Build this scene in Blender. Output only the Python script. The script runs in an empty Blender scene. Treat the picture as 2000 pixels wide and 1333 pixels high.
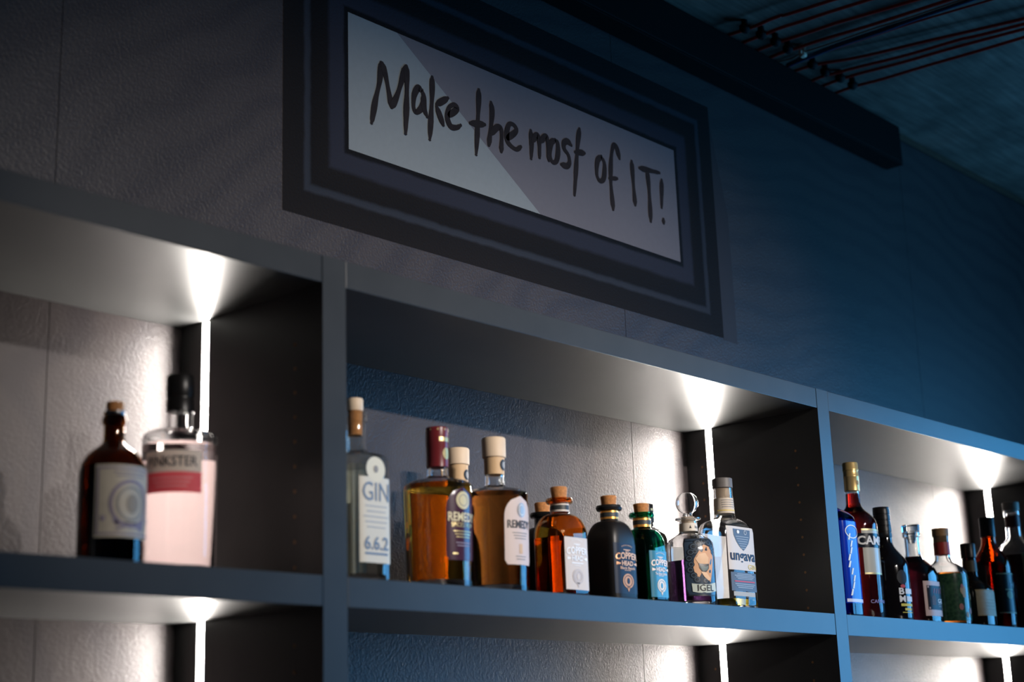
import bpy, bmesh, math, random
from math import sin, cos, pi, radians, sqrt, atan2
from mathutils import Vector, Matrix

random.seed(7)
SC = bpy.context.scene
COL = SC.collection

# ------------------------------------------------------------------ camera
S = 1.2                                   # metres between two uprights of the shelf
FPX, YAW, PITCH, ROLL = 3027.1413, 0.7303, 0.2568, -0.0344
CAM = Vector((-1.2618, -1.45368, 1.45))
FW = Vector((cos(PITCH) * cos(YAW), cos(PITCH) * sin(YAW), sin(PITCH)))
_r = Vector((sin(YAW), -cos(YAW), 0)); _u = _r.cross(FW)
RT = _r * cos(ROLL) + _u * sin(ROLL)
UP = -_r * sin(ROLL) + _u * cos(ROLL)

def back(px, py, axis, val):
    """the point where the ray of a photo pixel meets the plane axis = val"""
    d = FW + RT * ((px - 1000) / FPX) - UP * ((py - 666.5) / FPX)
    return CAM + d * ((val - CAM[axis]) / d[axis])

cam_data = bpy.data.cameras.new('camera')
cam = bpy.data.objects.new('camera', cam_data); COL.objects.link(cam)
cam_data.sensor_width = 36; cam_data.lens = FPX / 2000 * 36
cam_data.clip_start = 0.05
M3 = Matrix((RT, UP, -FW)).transposed()
cam.matrix_world = Matrix.Translation(CAM) @ M3.to_4x4()
cam_data.dof.use_dof = True
cam_data.dof.focus_distance = 2.74
cam_data.dof.aperture_fstop = 3.2
SC.camera = cam

# ------------------------------------------------------------------ world, lights, exposure
W = bpy.data.worlds.new('world'); SC.world = W; W.use_nodes = True
W.node_tree.nodes['Background'].inputs[0].default_value = (0.55, 0.6, 0.75, 1)
W.node_tree.nodes['Background'].inputs[1].default_value = 0.0

def spot(name, loc, aim, power, color, size, blend, radius):
    l = bpy.data.lights.new(name, 'SPOT'); l.energy = power; l.color = color
    l.spot_size = radians(size); l.spot_blend = blend; l.shadow_soft_size = radius
    o = bpy.data.objects.new(name, l); COL.objects.link(o); o.location = loc
    o.rotation_euler = (Vector(aim) - Vector(loc)).to_track_quat('-Z', 'Y').to_euler()
    return o
# ceiling spots over the guests' side of the bar, aimed at the bottles
# (their warm dots show on the bottle shoulders and the top board throws their shadow on the wall inside the shelf)
for nm, sx, sp in (('left', 0.25, 290), ('middle', 0.74, 285), ('right', 1.20, 265)):
    spot('ceiling_spot_%s_offscreen' % nm, (sx, -3.4, 2.80), (sx, 0.0, 1.97), sp, (1.0, 0.92, 0.86), 27, 1.0, 0.035)

WINDOW_COLOR = (0.10, 0.47, 1.0)
WINDOW_STRENGTH = 7.5
LED_COLOR = (1.0, 0.93, 0.86)
LED_STRENGTH = 210.0

SC.view_settings.view_transform = 'Standard'
SC.view_settings.look = 'None'
SC.view_settings.exposure = 0.0
SC.view_settings.gamma = 1.0
SC.view_settings.use_curve_mapping = False
cy = SC.cycles
cy.max_bounces = 16; cy.transmission_bounces = 16; cy.glossy_bounces = 6; cy.diffuse_bounces = 4
cy.transparent_max_bounces = 12
cy.sample_clamp_indirect = 6.0
cy.blur_glossy = 0.6
cy.use_denoising = True

# ------------------------------------------------------------------ helpers
def tag(o, label=None, cat=None, group=None, kind=None):
    if label: o['label'] = label
    if cat: o['category'] = cat
    if group: o['group'] = group
    if kind: o['kind'] = kind
    return o

def thing(name, loc, label, cat, group=None, rz=0.0):
    o = bpy.data.objects.new(name, None); COL.objects.link(o)
    o.location = loc; o.rotation_euler = (0, 0, rz); o.empty_display_size = 0.02
    return tag(o, label, cat, group)

def obj(name, verts, faces, mat, parent=None, smooth=False):
    me = bpy.data.meshes.new(name); me.from_pydata([tuple(v) for v in verts], [], faces)
    me.materials.append(mat); me.update()
    if smooth:
        for p in me.polygons: p.use_smooth = True
    o = bpy.data.objects.new(name, me); COL.objects.link(o)
    if parent: o.parent = parent
    return o

def fix_normals(o):
    bm = bmesh.new(); bm.from_mesh(o.data)
    bmesh.ops.recalc_face_normals(bm, faces=bm.faces); bm.to_mesh(o.data); bm.free()
    return o

def box(name, lo, hi, mat, parent=None, bevel=0.0):
    bm = bmesh.new(); bmesh.ops.create_cube(bm, size=1)
    for v in bm.verts:
        v.co = Vector([(lo[i] + hi[i]) / 2 + v.co[i] * (hi[i] - lo[i]) for i in range(3)])
    if bevel:
        bmesh.ops.bevel(bm, geom=list(bm.edges), offset=bevel, segments=2, affect='EDGES', profile=0.6)
    me = bpy.data.meshes.new(name); bm.to_mesh(me); bm.free(); me.materials.append(mat)
    o = bpy.data.objects.new(name, me); COL.objects.link(o)
    if parent: o.parent = parent
    return o

def nodes(mat):
    mat.use_nodes = True
    return mat.node_tree.nodes, mat.node_tree.links, mat.node_tree.nodes['Principled BSDF']

def pbr(name, color, rough=0.5, metal=0.0, trans=0.0, ior=1.45, spec=0.5, emit=None, estr=0.0,
        noise=0.0, nscale=60.0, bump=0.0, coat=0.0):
    m = bpy.data.materials.new(name); N, L, b = nodes(m)
    b.inputs['Base Color'].default_value = (*color, 1)
    b.inputs['Roughness'].default_value = rough
    b.inputs['Metallic'].default_value = metal
    b.inputs['Transmission Weight'].default_value = trans
    b.inputs['IOR'].default_value = ior
    b.inputs['Specular IOR Level'].default_value = spec
    b.inputs['Coat Weight'].default_value = coat
    if emit:
        b.inputs['Emission Color'].default_value = (*emit, 1); b.inputs['Emission Strength'].default_value = estr
    if noise or bump:
        tc = N.new('ShaderNodeTexCoord'); t = N.new('ShaderNodeTexNoise')
        t.inputs['Scale'].default_value = nscale; t.inputs['Detail'].default_value = 4
        L.new(tc.outputs['Object'], t.inputs['Vector'])
        if noise:
            mx = N.new('ShaderNodeMix'); mx.data_type = 'RGBA'
            mx.inputs[6].default_value = (*[c * (1 - noise) for c in color], 1)
            mx.inputs[7].default_value = (*[min(1, c * (1 + noise)) for c in color], 1)
            L.new(t.outputs['Fac'], mx.inputs[0]); L.new(mx.outputs[2], b.inputs['Base Color'])
        if bump:
            bp = N.new('ShaderNodeBump'); bp.inputs['Strength'].default_value = bump
            bp.inputs['Distance'].default_value = 0.001
            L.new(t.outputs['Fac'], bp.inputs['Height']); L.new(bp.outputs['Normal'], b.inputs['Normal'])
    return m

def thin_glass(name, tint=(0.96, 0.97, 0.96)):
    m = bpy.data.materials.new(name); N, L, b = nodes(m); N.remove(b)
    tr_ = N.new('ShaderNodeBsdfTransparent'); tr_.inputs[0].default_value = (*tint, 1)
    gl = N.new('ShaderNodeBsdfGlossy'); gl.inputs['Roughness'].default_value = 0.02
    fr = N.new('ShaderNodeLayerWeight'); fr.inputs[0].default_value = 0.5
    fac = fmath(N, L, 'ADD', fmath(N, L, 'MULTIPLY', fmath(N, L, 'POWER', fr.outputs['Facing'], 3.0), 0.8), 0.04)
    mx = N.new('ShaderNodeMixShader'); L.new(fac, mx.inputs[0])
    L.new(tr_.outputs[0], mx.inputs[1]); L.new(gl.outputs[0], mx.inputs[2]); L.new(mx.outputs[0], N['Material Output'].inputs['Surface'])
    return m

def glass(name, color, rough=0.0, ior=1.45):
    return pbr(name, color, rough, trans=1.0, ior=ior)

def fmath(N, L, op, a, b=None):
    n = N.new('ShaderNodeMath'); n.operation = op
    for i, v in enumerate((a, b)):
        if v is None: continue
        if isinstance(v, (int, float)): n.inputs[i].default_value = v
        else: L.new(v, n.inputs[i])
    return n.outputs[0]

# ------------------------------------------------------------------ materials of the room
def wall_material():
    m = bpy.data.materials.new('mural_wallpaper'); N, L, b = nodes(m)
    g = N.new('ShaderNodeNewGeometry')
    mp = N.new('ShaderNodeMapping'); mp.inputs['Scale'].default_value = (1, 0.0, 1)
    L.new(g.outputs['Position'], mp.inputs['Vector'])
    # wave lines of the printed drawing
    ns = N.new('ShaderNodeTexNoise'); ns.inputs['Scale'].default_value = 1.6; ns.inputs['Detail'].default_value = 1
    L.new(mp.outputs[0], ns.inputs['Vector'])
    w = N.new('ShaderNodeTexWave'); w.wave_type = 'RINGS'; w.rings_direction = 'Y'
    mp2 = N.new('ShaderNodeMapping'); mp2.inputs['Location'].default_value = (-1.55, 0, -2.25)
    mp2.inputs['Scale'].default_value = (0.8, 0, 1.3)
    L.new(g.outputs['Position'], mp2.inputs['Vector']); L.new(mp2.outputs[0], w.inputs['Vector'])
    w.inputs['Scale'].default_value = 4.2; w.inputs['Distortion'].default_value = 14.0
    w.inputs['Detail'].default_value = 2.5; w.inputs['Detail Scale'].default_value = 0.6
    cr = N.new('ShaderNodeValToRGB')
    cr.color_ramp.elements[0].position = 0.10; cr.color_ramp.elements[0].color = (0.034, 0.0265, 0.0295, 1)
    cr.color_ramp.elements[1].position = 0.60; cr.color_ramp.elements[1].color = (0.044, 0.0345, 0.0355, 1)
    L.new(w.outputs['Fac'], cr.inputs[0])
    bl = N.new('ShaderNodeTexNoise'); bl.inputs['Scale'].default_value = 5; bl.inputs['Detail'].default_value = 3
    L.new(mp.outputs[0], bl.inputs['Vector'])
    mx = N.new('ShaderNodeMix'); mx.data_type = 'RGBA'; mx.blend_type = 'MULTIPLY'
    mx.inputs[0].default_value = 0.35
    L.new(cr.outputs[0], mx.inputs[6]); L.new(bl.outputs['Fac'], mx.inputs[7])
    L.new(mx.outputs[2], b.inputs['Base Color'])
    b.inputs['Roughness'].default_value = 0.42
    b.inputs['Specular IOR Level'].default_value = 0.5
    t = N.new('ShaderNodeTexNoise'); t.inputs['Scale'].default_value = 260; t.inputs['Detail'].default_value = 3
    L.new(g.outputs['Position'], t.inputs['Vector'])
    bp = N.new('ShaderNodeBump'); bp.inputs['Strength'].default_value = 0.35; bp.inputs['Distance'].default_value = 0.002
    L.new(t.outputs['Fac'], bp.inputs['Height']); L.new(bp.outputs['Normal'], b.inputs['Normal'])
    return m

def concrete_material():
    m = bpy.data.materials.new('board_marked_concrete'); N, L, b = nodes(m)
    g = N.new('ShaderNodeNewGeometry')
    mp = N.new('ShaderNodeMapping'); mp.inputs['Scale'].default_value = (3, 40, 1)
    L.new(g.outputs['Position'], mp.inputs['Vector'])
    n1 = N.new('ShaderNodeTexNoise'); n1.inputs['Scale'].default_value = 2; n1.inputs['Detail'].default_value = 6
    L.new(mp.outputs[0], n1.inputs['Vector'])
    n2 = N.new('ShaderNodeTexNoise'); n2.inputs['Scale'].default_value = 9; n2.inputs['Detail'].default_value = 5
    L.new(g.outputs['Position'], n2.inputs['Vector'])
    s = fmath(N, L, 'MULTIPLY', n1.outputs['Fac'], n2.outputs['Fac'])
    cr = N.new('ShaderNodeValToRGB')
    cr.color_ramp.elements[0].position = 0.12; cr.color_ramp.elements[0].color = (0.080, 0.066, 0.052, 1)
    cr.color_ramp.elements[1].position = 0.40; cr.color_ramp.elements[1].color = (0.21, 0.175, 0.14, 1)
    L.new(s, cr.inputs[0]); L.new(cr.outputs[0], b.inputs['Base Color'])
    b.inputs['Roughness'].default_value = 0.9
    bp = N.new('ShaderNodeBump'); bp.inputs['Strength'].default_value = 0.5; bp.inputs['Distance'].default_value = 0.004
    L.new(s, bp.inputs['Height']); L.new(bp.outputs['Normal'], b.inputs['Normal'])
    return m

def laminate_material():
    m = bpy.data.materials.new('grey_laminate'); N, L, b = nodes(m)
    g = N.new('ShaderNodeNewGeometry')
    mp = N.new('ShaderNodeMapping'); mp.inputs['Scale'].default_value = (1, 1, 1)
    L.new(g.outputs['Position'], mp.inputs['Vector'])
    t = N.new('ShaderNodeTexNoise'); t.inputs['Scale'].default_value = 14; t.inputs['Detail'].default_value = 5
    L.new(mp.outputs[0], t.inputs['Vector'])
    cr = N.new('ShaderNodeValToRGB')
    cr.color_ramp.elements[0].position = 0.3; cr.color_ramp.elements[0].color = (0.034, 0.035, 0.035, 1)
    cr.color_ramp.elements[1].position = 0.7; cr.color_ramp.elements[1].color = (0.042, 0.043, 0.043, 1)
    L.new(t.outputs['Fac'], cr.inputs[0]); L.new(cr.outputs[0], b.inputs['Base Color'])
    b.inputs['Roughness'].default_value = 0.36
    f = N.new('ShaderNodeTexNoise'); f.inputs['Scale'].default_value = 700; f.inputs['Detail'].default_value = 2
    L.new(g.outputs['Position'], f.inputs['Vector'])
    bp = N.new('ShaderNodeBump'); bp.inputs['Strength'].default_value = 0.08; bp.inputs['Distance'].default_value = 0.0006
    L.new(f.outputs['Fac'], bp.inputs['Height']); L.new(bp.outputs['Normal'], b.inputs['Normal'])
    return m

WALL = wall_material(); CONC = concrete_material(); LAM = laminate_material()
PAINT = pbr('dark_room_paint', (0.03, 0.03, 0.035), 0.7)
FLOORM = pbr('dark_wood_floor', (0.05, 0.035, 0.025), 0.5, noise=0.4, nscale=8)
PLASTER = pbr('brown_joint_filler', (0.055, 0.032, 0.016), 0.9, noise=0.5, nscale=40)
TRUNKM = pbr('black_powder_coat', (0.004, 0.004, 0.004), 0.7, spec=0.08)
ALU = pbr('anodised_channel', (0.18, 0.18, 0.18), 0.5)
LEDM = pbr('led_diffuser', (0.8, 0.8, 0.8), 0.5, emit=LED_COLOR, estr=LED_STRENGTH)
PINM = pbr('shelf_pin_hole_brown', (0.30, 0.15, 0.06), 0.6)

# ------------------------------------------------------------------ the room
D = 0.30156                                # wall behind the shelf front
ZC = 2.963                                 # ceiling
ZT, ZU, S0, S1 = 2.07556, 2.03872, 1.66288, 1.62532
XL, XR, YN = -2.6, 3.65, -5.6

tag(box('floor', (XL, YN, -0.1), (XR, D + 0.12, 0.0), FLOORM), kind='structure')
tag(box('ceiling', (XL, YN, ZC), (XR, D + 0.12, ZC + 0.12), CONC), kind='structure')
wall = bpy.data.objects.new('wall_back', None); COL.objects.link(wall); wall.location = (0, D, 0)
tag(wall, kind='structure')
seams = [XL, -1.40, -0.21, 1.027, 2.217, XR]
for a, b in zip(seams, seams[1:]):
    g = 0.0006
    p = box('wallpaper_strip', (a + g, 0, 0.0), (b - g, 0.02, ZC - 0.001), WALL, wall)
box('wall_core', (XL, 0.0212, 0), (XR, 0.12, ZC), PAINT, wall)
tag(box('wall_left', (XL - 0.1, YN, 0), (XL, D, ZC), PAINT), kind='structure')
tag(box('wall_front', (XL, YN - 0.1, 0), (XR, YN, ZC), PAINT), kind='structure')
# wall at the far right end of the room with the lit window opening (out of the picture)
WY0, WY1, WZ0, WZ1 = -2.9, -0.6, 0.95, 2.55
wr = bpy.data.objects.new('wall_right', None); COL.objects.link(wr); wr.location = (XR, 0, 0); tag(wr, kind='structure')
for lo, hi in (((0, YN, 0), (0.2, D, WZ0)), ((0, YN, WZ1), (0.2, D, ZC)),
               ((0, YN, WZ0), (0.2, WY0, WZ1)), ((0, WY1, WZ0), (0.2, D, WZ1))):
    box('wall_panel', lo, hi, PAINT, wr)
win = bpy.data.objects.new('window_right_offscreen', None); COL.objects.link(win); win.location = (XR, 0, 0); tag(win, kind='structure')
SKYM = pbr('blue_evening_light', (0, 0, 0), 1.0, emit=WINDOW_COLOR, estr=WINDOW_STRENGTH)
WYM = (WY0 + WY1) / 2
obj('pane_offscreen', [(0.17, WY0, WZ0), (0.17, WY1, WZ0), (0.17, WY1, WZ1), (0.17, WY0, WZ1)], [(0, 3, 2, 1)], SKYM, win)
for y in (WY0, WYM - 0.025, WY1 - 0.05):
    box('frame_bar', (0.1, y, WZ0), (0.15, y + 0.05, WZ1), TRUNKM, win)
tag(box('trim_1', (XL, D - 0.008, ZC - 0.018), (XR, D, ZC - 0.0005), PLASTER, bevel=0.003), kind='structure')

# ------------------------------------------------------------------ bar shelf with recessed light channels
unit = thing('bar_shelf', (0, 0, 0), 'grey laminate bar shelf of open compartments against the dark wall', 'shelf')
TH = 0.0395
CH0, CH1, CHD = 0.2385, 0.2548, 0.0075      # light channel in the left side of each upright
YB = D - 0.0005
for x in (-S, 0.0, S, 2 * S, 3.6095):
    prof = [(x, 0), (x + TH, 0), (x + TH, YB), (x, YB), (x, CH1), (x + CHD, CH1), (x + CHD, CH0), (x, CH0)]
    n = len(prof)
    v = [(px, py, 0.0) for px, py in prof] + [(px, py, ZT) for px, py in prof]
    f = [(i, (i + 1) % n, n + (i + 1) % n, n + i) for i in range(n)]
    # top and bottom as three convex pieces
    for o_, rev in ((0, True), (n, False)):
        for q in ((0, 1, 6, 7), (1, 2, 5, 6), (2, 3, 4, 5)):
            q2 = tuple(o_ + k for k in q)
            f.append(tuple(reversed(q2)) if rev else q2)
    up = obj('upright', v, f, LAM, unit)
    for z in [1.9018 - 0.0321 * k for k in range(-2, 8)] + [1.9018 - 0.0321 * k for k in range(10, 18)]:
        for y in (0.054, 0.2655):
            if y > 0.2 and x != S: continue
            m = 10; r = 0.0025
            vs = [(x - 0.0004, y + r * cos(2 * pi * i / m), z + r * sin(2 * pi * i / m)) for i in range(m)]
            vs += [(x - 0.0004, y + 0.0013 * cos(2 * pi * i / m), z + 0.0013 * sin(2 * pi * i / m)) for i in range(m)]
            vs += [(x - 0.0001, y + 0.0013 * cos(2 * pi * i / m), z + 0.0013 * sin(2 * pi * i / m)) for i in range(m)]
            fs = [(i, i + m, (i + 1) % m + m, (i + 1) % m) for i in range(m)]
            fs += [(i + m, i + 2 * m, (i + 1) % m + 2 * m, (i + 1) % m + m) for i in range(m)]
            fs += [tuple(range(2 * m, 3 * m))]
            obj('pin_hole', vs, fs, PINM, up)
PITCH_Z = S0 - S1 + (ZU - S0)
levels = [(ZU, ZT), (S1, S0)] + [(S1 - PITCH_Z * k, S0 - PITCH_Z * k) for k in (1, 2, 3)]
for k in range(-1, 3):
    x0, x1 = k * S + TH, min((k + 1) * S, 3.6095)
    for lo, hi in levels:
        box('shelf_board', (x0 + 0.0011, 0.0004, lo), (x1 - 0.0011, YB, hi), LAM, unit, bevel=0.0006)

strip_names = {(0, 0): 'lit vertical light strip beside the pale pink bottle', (0, 1): 'lit vertical light strip below the shelf board with the pale pink bottle',
               (1, 0): 'lit vertical light strip behind the clear bottle with yellow liquid', (1, 1): 'lit vertical light strip below the clear bottle with yellow liquid',
               (2, 0): 'lit vertical light strip above the brown bottle with the black cap', (2, 1): 'lit vertical light strip below the row of dark liqueur bottles'}
for i, x in enumerate((0.0, S, 2 * S)):
    for j, (z0, z1) in enumerate(((S0, ZU), (S0 - PITCH_Z, S1))):
        t = thing('light_strip', (x, (CH0 + CH1) / 2, z0), strip_names[(i, j)], 'light strip', 'vertical light strips in the shelf')
        h = z1 - z0 - 0.001; w = (CH1 - CH0) / 2 - 0.0003
        pr = [(0.0005, -w), (0.0072, -w), (0.0072, w), (0.0005, w), (0.0005, w - 0.0006), (0.0066, w - 0.0006), (0.0066, -w + 0.0006), (0.0005, -w + 0.0006)]
        v = [(a, b, 0.0005) for a, b in pr] + [(a, b, h) for a, b in pr]
        f = [(k, (k + 1) % 8, 8 + (k + 1) % 8, 8 + k) for k in range(8)]
        fix_normals(obj('channel', v, f, ALU, t))
        w2 = w - 0.0007
        obj('diffuser', [(0.0042, -w2, 0.0006), (0.0042, w2, 0.0006), (0.0042, w2, h), (0.0042, -w2, h)], [(0, 3, 2, 1)], LEDM, t)

# ------------------------------------------------------------------ sign printed on the wall
PX0, PX1, PZ0, PZ1 = 0.3178, 1.2215, 2.3975, 2.641
SY = D - 0.0006
sign = thing('mural_sign', ((PX0 + PX1) / 2, SY, PZ0 - 0.136), 'pale handwritten slogan panel in a dark drawn frame on the wall above the shelf', 'sign')
ox, oy, oz = sign.location
def wp(x, z, off=0.0): return (x - ox, SY - off - oy, z - oz)

def sign_frame_material():
    m = bpy.data.materials.new('printed_frame'); N, L, b = nodes(m)
    g = N.new('ShaderNodeNewGeometry'); sp = N.new('ShaderNodeSeparateXYZ'); L.new(g.outputs['Position'], sp.inputs[0])
    t = N.new('ShaderNodeTexNoise'); t.inputs['Scale'].default_value = 30; t.inputs['Detail'].default_value = 3
    L.new(g.outputs['Position'], t.inputs['Vector'])
    dx = fmath(N, L, 'SUBTRACT', fmath(N, L, 'ABSOLUTE', fmath(N, L, 'SUBTRACT', sp.outputs[0], (PX0 + PX1) / 2)), (PX1 - PX0) / 2)
    dz = fmath(N, L, 'SUBTRACT', fmath(N, L, 'ABSOLUTE', fmath(N, L, 'SUBTRACT', sp.outputs[2], (PZ0 + PZ1) / 2)), (PZ1 - PZ0) / 2)
    d = fmath(N, L, 'MAXIMUM', dx, dz)
    d = fmath(N, L, 'ADD', d, fmath(N, L, 'MULTIPLY', fmath(N, L, 'SUBTRACT', t.outputs['Fac'], 0.5), 0.006))
    d = fmath(N, L, 'DIVIDE', d, 0.14)
    cr = N.new('ShaderNodeValToRGB'); e = cr.color_ramp.elements
    stops = [(0.0, (0.0044, 0.0034, 0.0034)), (0.05, (0.0044, 0.0037, 0.0041)), (0.085, (0.0211, 0.0221, 0.0326)), (0.27, (0.0201, 0.0211, 0.0316)),
             (0.33, (0.0074, 0.0056, 0.0052)), (0.56, (0.0059, 0.0044, 0.0044)), (0.60, (0.0211, 0.0242, 0.0326)), (0.65, (0.0242, 0.0274, 0.0369)),
             (0.69, (0.0074, 0.0059, 0.0059)), (0.97, (0.0089, 0.0067, 0.0063)), (1.0, (0.0112, 0.0082, 0.0078))]
    e[0].position, e[0].color = stops[0][0], (*stops[0][1], 1)
    e[1].position, e[1].color = stops[-1][0], (*stops[-1][1], 1)
    for p, c in stops[1:-1]:
        q = e.new(p); q.color = (*c, 1)
    L.new(d, cr.inputs[0]); L.new(cr.outputs[0], b.inputs['Base Color'])
    b.inputs['Roughness'].default_value = 0.6; b.inputs['Specular IOR Level'].default_value = 0.1
    n = N.new('ShaderNodeTexNoise'); n.inputs['Scale'].default_value = 260; n.inputs['Detail'].default_value = 3
    L.new(g.outputs['Position'], n.inputs['Vector'])
    bp = N.new('ShaderNodeBump'); bp.inputs['Strength'].default_value = 0.3; bp.inputs['Distance'].default_value = 0.002
    L.new(n.outputs['Fac'], bp.inputs['Height']); L.new(bp.outputs['Normal'], b.inputs['Normal'])
    return m
FRAMEM = sign_frame_material()
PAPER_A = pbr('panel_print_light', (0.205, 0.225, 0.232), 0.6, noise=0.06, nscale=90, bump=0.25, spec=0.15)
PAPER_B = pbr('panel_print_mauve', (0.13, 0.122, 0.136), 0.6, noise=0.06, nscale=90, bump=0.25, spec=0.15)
INK = pbr('brush_ink', (0.022, 0.017, 0.017), 0.8, noise=0.4, nscale=60, spec=0.1)
BANDM = pbr('drawn_shadow_band', (0.028, 0.022, 0.024), 0.5, spec=0.35)  # drop shadow of the drawn frame, put into the print's dark colour
fo = 0.137
ring = [wp(PX0, PZ0), wp(PX1, PZ0), wp(PX1, PZ1), wp(PX0, PZ1),
        wp(PX0 - fo, PZ0 - fo), wp(PX1 + fo, PZ0 - fo), wp(PX1 + fo, PZ1 + fo), wp(PX0 - fo, PZ1 + fo)]
obj('drawn_frame', ring, [(0, 4, 5, 1), (1, 5, 6, 2), (2, 6, 7, 3), (3, 7, 4, 0)], FRAMEM, sign)
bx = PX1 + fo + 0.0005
obj('drawn_drop_shadow', [wp(bx, PZ0 - fo - 0.004, -0.0002), wp(bx + 0.05, PZ0 - fo - 0.004, -0.0002), wp(bx + 0.048, PZ1 - 0.10, -0.0002), wp(bx, PZ1 + fo - 0.03, -0.0002)],
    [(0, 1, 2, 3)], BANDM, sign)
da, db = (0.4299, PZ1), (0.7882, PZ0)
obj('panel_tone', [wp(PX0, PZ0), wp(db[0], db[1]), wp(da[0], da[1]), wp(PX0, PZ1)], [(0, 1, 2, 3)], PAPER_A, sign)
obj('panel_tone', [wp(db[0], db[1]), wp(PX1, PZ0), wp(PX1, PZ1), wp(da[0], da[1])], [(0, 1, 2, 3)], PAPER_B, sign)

ZA = lambda p: (680 + p[0] / 5.263, 80 + p[1] / 5.263)
ZB = lambda p: (1000 + p[0] / 5.126, 200 + p[1] / 5.126)
LETTERS = [
 (ZA, [[(335, 225), (318, 420), (275, 620), (237, 845)], [(345, 230), (385, 380), (442, 685)], [(445, 685), (510, 530), (585, 265)], [(592, 262), (598, 500), (585, 955)]]),
 (ZA, [[(752, 525), (715, 485), (675, 560), (668, 680), (695, 735), (750, 690), (775, 600), (757, 510)], [(768, 560), (778, 700), (808, 782)]]),
 (ZA, [[(860, 375), (857, 600), (835, 1015)], [(1020, 590), (905, 655)], [(905, 680), (972, 868)]]),
 (ZA, [[(1022, 775), (1112, 705), (1085, 660), (1032, 690), (1015, 790), (1050, 880), (1110, 893), (1152, 870)]]),
 (ZA, [[(1340, 505), (1335, 700), (1312, 1170)], [(1250, 848), (1400, 862)]]),
 (ZA, [[(1465, 635), (1475, 760), (1442, 1075)], [(1458, 965), (1530, 890), (1572, 930), (1570, 1140)]]),
 (ZA, [[(1622, 1010), (1722, 930), (1700, 868), (1650, 862), (1625, 960), (1642, 1050), (1720, 1117), (1772, 1090)]]),
 (ZB, [[(185, 285), (192, 420), (188, 565)], [(195, 400), (243, 332), (268, 400), (272, 555)], [(280, 400), (328, 342), (350, 390), (366, 585)]]),
 (ZB, [[(430, 378), (388, 410), (375, 520), (400, 598), (440, 590), (457, 500), (452, 410), (425, 376)]]),
 (ZB, [[(590, 432), (550, 392), (516, 412), (520, 470), (560, 530), (572, 605), (545, 640), (490, 625)]]),
 (ZB, [[(672, 268), (652, 450), (622, 930)], [(628, 500), (722, 510)]]),
 (ZB, [[(890, 542), (852, 590), (845, 720), (875, 788), (915, 760), (922, 620), (888, 545)]]),
 (ZB, [[(1072, 565), (1042, 455), (1010, 440), (990, 560), (985, 780), (1010, 1075)], [(972, 765), (1048, 765)]]),
 (ZB, [[(1195, 592), (1210, 800), (1230, 1030)]]),
 (ZB, [[(1272, 660), (1472, 708)], [(1350, 690), (1370, 900), (1386, 1195)]]),
 (ZB, [[(1495, 780), (1495, 1055)], [(1512, 1172), (1515, 1212)]]),
]
def catmull(P, n=7):
    if len(P) == 2:
        return [P[0].lerp(P[1], i / 8) for i in range(9)]
    Q = [P[0] * 2 - P[1]] + P + [P[-1] * 2 - P[-2]]; out = []
    for i in range(1, len(Q) - 2):
        for k in range(n):
            t = k / n
            out.append(0.5 * ((2 * Q[i]) + (Q[i + 1] - Q[i - 1]) * t + (2 * Q[i - 1] - 5 * Q[i] + 4 * Q[i + 1] - Q[i + 2]) * t * t
                              + (3 * Q[i] - Q[i - 1] - 3 * Q[i + 1] + Q[i + 2]) * t ** 3))
    out.append(Q[-2]); return out
for cv, strokes in LETTERS:
    V, F = [], []
    for si, st in enumerate(strokes):
        io = 0.0008 + 0.00025 * si
        pts = []
        for p in st:
            q = back(*cv(p), 1, D); pts.append(Vector((q.x, q.z)))
        pts = catmull(pts)
        base = len(V)
        L_ = sum((b_ - a_).length for a_, b_ in zip(pts, pts[1:]))
        s_ = 0
        for i, p in enumerate(pts):
            t = (pts[min(i + 1, len(pts) - 1)] - pts[max(i - 1, 0)])
            if t.length < 1e-7: t = Vector((1, 0))
            t.normalize(); nrm = Vector((-t.y, t.x))
            if i: s_ += (p - pts[i - 1]).length
            hw = 0.0064 * (0.86 + 0.18 * sin(s_ * 90 + base)) * min(1, 0.55 + min(s_, L_ - s_) / 0.006 * 0.45)
            a, b2 = p + nrm * hw, p - nrm * hw
            V += [wp(a.x, a.y, io), wp(b2.x, b2.y, io)]
            if i: F.append((base + 2 * i - 2, base + 2 * i - 1, base + 2 * i + 1, base + 2 * i))
        # rounded ends
        for p, dirn in ((pts[0], pts[0] - pts[1]), (pts[-1], pts[-1] - pts[-2])):
            a0 = atan2(dirn.y, dirn.x); c0 = len(V)
            V.append(wp(p.x, p.y, io - 0.0001))
            for k in range(9):
                a = a0 - pi / 2 + pi * k / 8
                V.append(wp(p.x + cos(a) * 0.0034, p.y + sin(a) * 0.0034, io - 0.0001))
            F += [(c0, c0 + 1 + k, c0 + 2 + k) for k in range(8)]
    o = obj('letter', V, F, INK, sign)
    bm = bmesh.new(); bm.from_mesh(o.data)
    for fc in bm.faces:
        fc.normal_update()
        if fc.normal.y > 0: fc.normal_flip()
    bm.to_mesh(o.data); bm.free()

# ------------------------------------------------------------------ cable trunking, cables and clips under the ceiling
tr = thing('cable_trunking', (0.6, (0.25 + D) / 2, 2.838), 'long black cable trunking box running along the wall below the ceiling', 'cable trunking')
box('trunk_body', (-2.9 - 0.6 + 1.0, 0.2505 - (0.25 + D) / 2, 0.004), (2.141 - 0.6, D - 0.0008 - (0.25 + D) / 2, 2.9415 - 2.838), TRUNKM, tr, bevel=0.004)
box('trunk_lid', (-2.5, 0.2505 - (0.25 + D) / 2 + 0.001, 0.0), (2.143 - 0.6, D - 0.003 - (0.25 + D) / 2, 0.0036), TRUNKM, tr, bevel=0.0015)

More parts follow.
